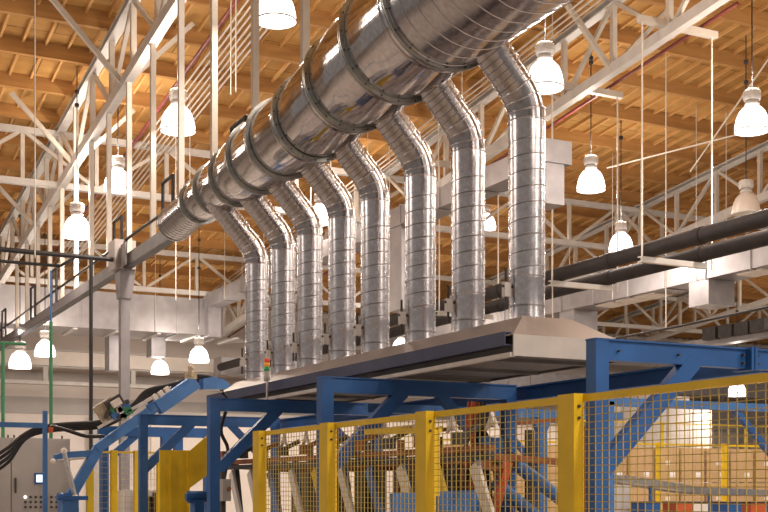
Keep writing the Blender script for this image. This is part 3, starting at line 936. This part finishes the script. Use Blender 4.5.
yn = 18.2
def P(u, v, y=yn): return PY(u, v, y)
bo = thing('boom_arm', 'blue inclined machine boom rising from the left floor to upper platform', 'machine arm', (P(70, 500).x, yn, 0))
def bluebar(name, a, b, w, h, mat='bluelight', par=bo, y=yn):
    return part(name, MB().bar(P(*a, y), P(*b, y), w, h, (0, 0, 1)), M[mat], par)
bluebar('upper_boom', (195, 382), (157, 408), .22, .22)
bluebar('middle_boom', (163, 402), (96, 449), .16, .14)
bluebar('lower_boom', (99, 447), (70, 497), .14, .15)
part('foot_block', MB().box((P(60, 0).x, yn - .2, 0), (P(76, 0).x, yn + .2, P(0, 493).z)), M['bluelight'], bo)
part('side_lug', MB().prism([(P(u, v).x, P(u, v).z) for u, v in ((96, 450), (93, 457), (64, 458), (53, 461), (54, 455), (64, 452))], 'y', yn - .06, yn + .06), M['bluelight'], bo)
cyl = part('gas_cylinder', MB().tube(P(64, 452, yn - .2), P(75, 497, yn - .2), .035, 14), M['steel'], bo)
part('cylinder_rod', MB().tube(P(53, 461, yn - .15), P(84, 458, yn - .15), .016, 8), M['steel'], cyl)
for u, v, rr in ((64, 451, .05), (53, 461, .04), (75, 497, .05)):
    part('pivot_pin', MB().sphere(P(u, v, yn - .2), rr), M['cream'], bo)
part('small_foot_parts', MB().box(P(58, 496, yn - .25), P(86, 500, yn - .1)).tube(P(57, 497, yn - .3), P(64, 497, yn - .3), .05, 10), M['blue'], bo)
pfm = thing('rear_platform', 'blue platform beams behind the boom beyond the hood', 'platform', (P(98, 500, 19.3).x, 19.3, 0))
zp = P(150, 432, 19.3).z
part('long_beam', MB().box((P(98, 0, 19.3).x, 19.24, zp - .08), (P(215, 0, 19.3).x, 19.36, zp + .08)), M['blue'], pfm)
for u in (104, 165, 178, 208):
    part('leg', MB().box((P(u - 4, 0, 19.3).x, 19.24, 0), (P(u + 4, 0, 19.3).x, 19.36, zp - .08)), M['blue'], pfm)
part('brace', MB().bar(P(112, 456, 19.3), P(137, 434, 19.3), .08, .12), M['blue'], pfm)
m = MB().prism([(P(u, v, 18.6).x, P(u, v, 18.6).z) for u, v in ((194, 381), (205, 379), (215, 382), (224, 391), (194, 391))], 'y', 18.12, 18.34)
single('drum_cover', m, M['bluelight'], 'rounded blue cover at the top of the boom beside hood', 'cover')

cb_path = [(-12, 462), (8, 449), (24, 436), (42, 428), (70, 425), (100, 423), (120, 415), (134, 405), (143, 395), (152, 390), (166, 387), (180, 383), (189, 377), (200, 377), (212, 379), (222, 386), (231, 396)]
lbs = ['thick black cable along the boom, uppermost of the bundle', 'thick black cable along the boom, second from top of bundle', 'black cable in the middle of boom bundle', 'black cable low in the boom bundle']
def smooth_path(pp, y, n=5):
    P3 = [PY(u, v, y) for u, v in pp]; out = []
    for i in range(len(P3) - 1):
        a = P3[max(i - 1, 0)]; b = P3[i]; c = P3[i + 1]; d = P3[min(i + 2, len(P3) - 1)]
        for k in range(n):
            t = k / n
            out.append(.5 * ((2 * b) + (c - a) * t + (2 * a - 5 * b + 4 * c - d) * t * t + (3 * b - a - 3 * c + d) * t ** 3))
    out.append(P3[-1]); return out
for k in range(4):
    pp = [(u, v + k * 1.9 - 1.5 + (k * 3 if u < 20 else 0)) for u, v in cb_path]
    single('power_cable', MB().loft(smooth_path(pp, 18.40 + .08 * k), .028, 10), M['black'], lbs[k], 'cable', 'boom cable bundle')
single('power_cable', MB().loft(smooth_path([(50, 426), (66, 430), (86, 436), (104, 436)], 17.5), .028, 8), M['black'], 'single black cable sagging below the boom bundle', 'cable')
single('power_cable', MB().loft(smooth_path([(222, 392), (228, 402), (221, 430), (228, 450), (224, 480)], 13.3), .022, 8), M['black'], 'black cable hanging beside the third blue frame column', 'cable')
hd = thing('valve_assembly', 'cluster of valves and copper fittings on lower part of the boom', 'valve cluster', P(115, 415, 17.4))
random.seed(3)
def tilt_box(c, w, h, ang, y, t=.12):
    c = PY(*c, y); s_ = cm = None
    d = Vector((math.cos(ang), 0, math.sin(ang))) * w / 2
    return MB().bar(c - d, c + d, t, h)
part('valve_plate', tilt_box((107, 411), .30, .30, .6, 17.45, .1), M['brass'], hd, 'tan plate')
part('valve_block', tilt_box((114, 403), .26, .16, .55, 17.4), M['dark'], hd)
part('valve_face', tilt_box((116, 403), .14, .10, .55, 17.3), M['cream'], hd)
part('valve_block', tilt_box((120, 411), .32, .10, .65, 17.4), M['bluelight'], hd, 'blue valve block')
for k in range(10):
    u, v = 106 + random.random() * 24, 400 + random.random() * 18
    part('fitting', tilt_box((u, v), .05 + random.random() * .1, .04 + .04 * random.random(), random.random() * 2, 17.35, .06),
         M[random.choice(['green', 'brass', 'steel', 'dark', 'green'])], hd)
part('support_rail', MB().bar(P(98, 428, 17.4), P(152, 398, 17.4), .05, .04), M['hoodedge'], hd)
jb = thing('junction_boxes', 'line of small white junction boxes along the upper boom', 'junction box', P(160, 400, 17.5))
for u, v in ((155, 397), (161, 393.5), (167, 389.5)):
    part('box', tilt_box((u, v), .07, .08, .62, 17.45, .08), M['cream'], jb)
part('mounting_strip', MB().bar(P(148, 403, 17.5), P(172, 387, 17.5), .03, .03), M['dark'], jb)
part('motor', MB().tube(P(149, 409, 17.5), P(154, 405, 17.5), .07, 12), M['bluelight'], jb)
m = MB().sphere(PY(191, 368, 17.9), .05).tube(PY(190, 376, 17.9), PY(191, 366, 17.9), .04, 10).box(PY(184, 372, 17.95), PY(197, 379, 17.9))
single('sensor_head', m, M['brass'], 'small brownish sensor on top of the boom', 'sensor')
# white pump boxes low behind left fence
single('tool_crate', MB().box(PY(124, 490, 19.9) * Vector((1, 1, 0)), PY(166, 490, 20.6) ), M['cream'], 'pale low housing behind the left yellow fence', 'housing')
m = MB()
for k in range(7):
    u = 137 + k * 4
    m.tube(PY(u, 512, 19.0), PY(u + random.uniform(-2, 2), 492 + random.uniform(0, 6), 19.0), .04, 8)
m.box(PY(137, 496, 19.05), (PY(163, 512, 19.15).x, 19.15, 0))
single('pump_manifold', m, M['dark'], 'dark manifold of short pipes behind left yellow fence', 'manifold')
single('motor_unit', MB().tube(PY(188, 497, 14.6), PY(206, 497, 14.6), .08, 14).tube(PY(186, 497, 14.6), PY(188, 497, 14.6), .05, 12).box(PY(190, 500, 14.7), (PY(204, 500, 14.5).x, 14.5, 0)),
       M['blue'], 'blue motor left of the third blue frame column', 'motor')

# ------------------------------------------------------------------ machine behind the fence
bxs = thing('switch_box', 'grey switch box on black stand between blue frame and fence', 'switch box', PY(227, 490, 11.5))
a_, b_ = PY(223, 479, 11.5), PY(231, 501, 11.5)
part('body', MB().box((a_.x, 11.5, b_.z), (b_.x, 11.6, a_.z)), M['cabinet'], bxs)
part('stand', MB().box((a_.x + .02, 11.6, 0), (b_.x - .02, 11.66, b_.z + .3)), M['dark'], bxs)
part('knob', MB().tube((a_.x + .06, 11.47, a_.z - .1), (a_.x + .06, 11.5, a_.z - .1), .02, 10), M['rust'], bxs)
mc = thing('forming_machine', 'long machine with slanted plates and rust brown rails behind fence', 'machine', (4.9, 9.5, 0))
ym = 9.2
def R(u, v, x): return PX(u, v, x)
xm = 4.75
zr_ = R(330, 457, xm).z
for dz, mt in ((0, 'rust'), (-.06, 'dark')):
    part('rail', MB().bar((xm, 7.6, zr_ + dz), (xm, 14.2, zr_ + dz), .06, .05), M[mt], mc)
part('rail', MB().bar((xm + .5, 9.7, zr_ + .25), (xm + .5, 10.9, zr_ + .25), .05, .06), M['yellow'], mc, 'yellow upper rail')
part('bed', MB().box((xm - .1, 7.6, .3), (xm + 1.0, 14.2, 1.05)), M['dark'], mc)
for i in range(10):
    y = 7.9 + i * .62
    mt = ['cream', 'yellow', 'cream', 'bluelight', 'cream', 'yellow', 'cream', 'bluelight', 'cream', 'cream'][i]
    part('slanted_plate', MB().bar((xm + .02, y, zr_ - .12), (xm + .02, y - .30, zr_ - .62), .03, .12, (0, 1, 0)), M[mt], mc)
    part('roller_arm', MB().bar((xm + .15, y + .2, zr_ - .02), (xm + .12, y - .1, zr_ - .8), .05, .06, (0, 1, 0)), M['dark' if i % 2 else 'blue'], mc)
    part('clamp', MB().box((xm - .04, y + .15, zr_ + .04), (xm + .06, y + .26, zr_ + .14)).tube((xm, y + .2, zr_ + .1), (xm + .2, y + .2, zr_ + .2), .025, 8), M['rust' if i % 2 else 'dark'], mc)
    part('star_clamp', MB().prism([(y - .04, zr_ + .16), (y + .05, zr_ + .20), (y + .14, zr_ + .16), (y + .09, zr_ + .23), (y + .05, zr_ + .30), (y + .01, zr_ + .23)], 'x', xm + .2, xm + .23), M['cream'], mc)
for i in range(8):
    y = 7.8 + i * .8
    part('cross_tie', MB().bar((xm, y, zr_ - .05), (xm + 1.0, y + .1, zr_ - .1), .06, .05), M['rust'], mc)
    part('back_leg', MB().bar((xm + 1.0, y, 0), (xm + 1.0, y, zr_ + .2), .06, .06), M['dark' if i % 2 else 'rust'], mc)
for i in range(5):
    part('rear_panel', MB().box((xm + 1.06, 9.6 + i * .95, .4), (xm + 1.09, 10.35 + i * .95, zr_ - .06)), M['olive'], mc)
# hose tower
ht = thing('hose_tower', 'tangled tower of dark and rust coloured hoses behind middle fence panel', 'hoses', PY(480, 500, 9.0))
random.seed(11)
for k in range(12):
    u0 = 470 + random.uniform(0, 24); u2 = 452 + k * 5.2
    pp = [(u0, 402), (u0 + random.uniform(-4, 4), 425), (u0 + random.uniform(-8, 8), 447), (u2, 470 + random.uniform(-6, 6)), (u2 + random.uniform(-8, 8), 515)]
    part('hose', MB().loft(smooth_path(pp, 8.9 + .05 * (k % 4)), .022, 8), M[['dark', 'black', 'rust', 'dark', 'orange', 'black'][k % 6]], ht)
part('manifold', MB().box(PY(452, 447, 9.1), PY(500, 457, 9.25)), M['rust'], ht)
part('valve_head', MB().box(PY(487, 438, 9.0), PY(500, 450, 9.15)), M['dark'], ht)
part('valve_head', MB().box(PY(473, 408, 9.0), PY(483, 425, 9.1)), M['dark'], ht)
cy_ = thing('blue_cylinders', 'pair of slanting blue cylinders on blue links behind the fence', 'cylinders', PY(530, 500, 8.6))
part('cylinder', MB().tube(PY(508, 458, 8.6), PY(562, 500, 8.6), .06, 16), M['bluelight'], cy_)
part('cylinder', MB().tube(PY(495, 483, 8.5), PY(540, 520, 8.5), .06, 16), M['bluelight'], cy_)
part('link', MB().bar(PY(505, 462, 8.7), PY(506, 520, 8.7), .08, .10), M['blue'], cy_)
part('pivot', MB().tube(PY(508, 462, 8.5), PY(508, 462, 8.8), .09, 16), M['dark'], cy_)
part('bracket', MB().box(PY(484, 437, 8.8), PY(497, 462, 8.9)), M['bluelight'], cy_)
of = thing('orange_frame', 'orange red V shaped frame beneath the tangled hoses', 'frame', PY(495, 510, 8.3))
part('leg', MB().bar(PY(472, 455, 8.3), PY(488, 520, 8.3), .05, .07), M['orange'], of)
part('leg', MB().bar(PY(508, 462, 8.3), PY(492, 520, 8.3), .05, .07), M['orange'], of)
part('crossbar', MB().bar(PY(462, 463, 8.35), PY(506, 470, 8.35), .05, .05), M['rust'], of)
rb = single('red_rail', MB().bar(PY(430, 431, 10.2), PY(568, 419, 10.2), .05, .035), M['rust'], 'dark red rail crossing behind the fence beside blue post', 'rail')
single('side_beam', MB().bar(PY(392, 506, 8.0), PY(478, 502, 8.0), .06, .19), M['bluelight'], 'blue low beam behind the second fence panel', 'beam')
gp = thing('inner_guard', 'narrow yellow sheet post behind the post between middle fence panels', 'guard post', PY(436, 500, 7.2))
a_, b_ = PY(433, 430, 7.2), PY(440, 496, 7.2)
part('sheet', MB().box((a_.x, 7.2, b_.z), (b_.x, 7.23, a_.z)), M['yellow'], gp)
part('top_rail', MB().bar(PY(366, 432, 8.2), PY(440, 430, 7.2), .03, .04), M['yellow'], gp)
part('leg', MB().box((a_.x, 7.2, 0), (a_.x + .03, 7.23, b_.z)), M['dark'], gp)

# pale far panels seen through the machine
pv = thing('white_partition', 'long low cream partition wall beyond the machine', 'partition', (8, 22, 0))
pz = PY(500, 424, 22).z
part('panel', MB().box((6.2, 22, 0), (15.8, 22.1, pz)), M['cream'], pv)
part('cap', MB().box((6.2, 21.97, pz), (15.8, 22.13, pz + .05)), M['wallgrey'], pv)
wt = thing('white_tank', 'big white tank cabinet beyond the cartons at right', 'tank', (19, 30, 0))
a_, b_ = PY(620, 412, 31), PY(712, 405, 31)
for k in range(4):
    xx = a_.x + (b_.x - a_.x) * k / 4
    part('panel', MB().box((xx + .02, 31, .1), (xx + (b_.x - a_.x) / 4 - .02, 32, b_.z + (.25 if k in (1, 2) else 0))), M['tankpaint'], wt)
part('plinth', MB().box((a_.x, 31, 0), (b_.x, 32, .1)), M['dark'], wt)

# stacked cartons
yy = 19.0
zlo = PY(690, 482, yy).z; zhi = PY(690, 448, yy).z
k = 0
u = 548
pos = ['leftmost', 'second', 'third', 'fourth', 'fifth', 'sixth', 'seventh', 'eighth', 'ninth', 'tenth', 'eleventh']
x = PY(455, 0, yy).x
for r in range(3):
    for c in range(14):
        w = .60
        x0 = x + c * (w + .07)
        z0 = 0 if r == 2 else (zlo if r == 0 else zlo - .86)
        z0 = max(0.0, [zlo, zlo - (zhi - zlo) - .03, 0.0][r])
        z1_ = [zhi, zlo - .02, zlo - (zhi - zlo) - .05][r]
        if z1_ - z0 < .1: continue
        t = thing('carton', 'brown cardboard carton, %s from the left, %s row of the long stack' % ((['first'] + ORD[1:])[c], ['top', 'middle', 'bottom'][r]), 'carton', (x0, yy, z0), 'stacked cartons')
        part('box', MB().box((x0, yy, z0), (x0 + w, yy + .6, z1_)), M['carton'], t)
        part('label_sheet', MB().box((x0 + .36, yy - .004, z0 + .10), (x0 + .50, yy, z0 + .20)), M['label'], t)
        if c % 2: part('label_sheet', MB().box((x0 + .25, yy - .004, z0 + .35), (x0 + .36, yy, z0 + .43)), M['label'], t)
# roller conveyor in front of the cartons
cv = thing('roller_conveyor', 'grey curved roller conveyor in front of the cartons at right', 'conveyor', (8, 13.7, 0))
pth = [(596, 478), (625, 479), (660, 484), (700, 490), (740, 492), (790, 494)]
pa_ = smooth_path(pth, 13.7, 4)
for off, mt in ((0, 'steel'), (.5, 'steel')):
    m = MB()
    for a, b in zip(pa_, pa_[1:]):
        m.bar(a + Vector((0, off, 0)), b + Vector((0, off, 0)), .03, .10)
    part('side_rail', m, M[mt], cv)
m = MB()
for a, b in zip(pa_, pa_[1:]):
    for k in range(3):
        c = a.lerp(b, k / 3)
        m.tube(c, c + Vector((0, .5, 0)), .025, 8)
part('rollers', m, M['steel'], cv)
for i in (1, 7, 13, 19):
    c = pa_[min(i, len(pa_) - 1)]
    part('leg', MB().box((c.x, c.y, 0), (c.x + .05, c.y + .05, c.z)), M['bluelight'], cv)
part('side_cover', MB().box((pa_[0].x, 13.6, 0), (pa_[0].x + .55, 13.65, pa_[0].z - .1)), M['hoodedge'], cv)
ph = ['first', 'second', 'third', 'fourth', 'fifth', 'sixth']
for k, u in enumerate((640, 672, 688, 722, 746, 760)):
    p = PY(u, 503, 13.2)
    t = thing('tote_bin', '%s small coloured bin from left below the roller conveyor' % ph[k], 'bin', (p.x, 13.2, p.z - .2), 'bins below the conveyor')
    part('bin_body', MB().box((p.x, 13.1, p.z - .2), (p.x + .28, 13.4, p.z)), M[['blue', 'orange', 'cream', 'blue', 'orange', 'blue'][k]], t)
    part('rim', MB().box((p.x - .01, 13.09, p.z), (p.x + .29, 13.41, p.z + .02)), M['dark'], t)
sh = thing('low_shelf', 'low blue shelf carrying small bins under the roller conveyor', 'shelf', (8, 13.2, 0))
a_, b_ = PY(625, 512, 13.2), PY(790, 512, 13.2)
zs = PY(640, 503, 13.2).z - .2
part('board', MB().box((a_.x, 13.05, zs - .04), (b_.x, 13.45, zs)), M['blue'], sh)
for xx in (a_.x, b_.x - .05):
    part('leg', MB().box((xx, 13.05, 0), (xx + .05, 13.1, zs - .04)), M['blue'], sh)

# ------------------------------------------------------------------ world and view
w = bpy.data.worlds.new('world')
scene.world = w
w.use_nodes = True
bg = w.node_tree.nodes['Background']
bg.inputs['Color'].default_value = (1.0, .88, .80, 1)
bg.inputs['Strength'].default_value = .27
vs = scene.view_settings
vs.view_transform = 'Standard'
vs.look = 'None'
vs.exposure = 0.0
vs.gamma = 1
vs.use_curve_mapping = False
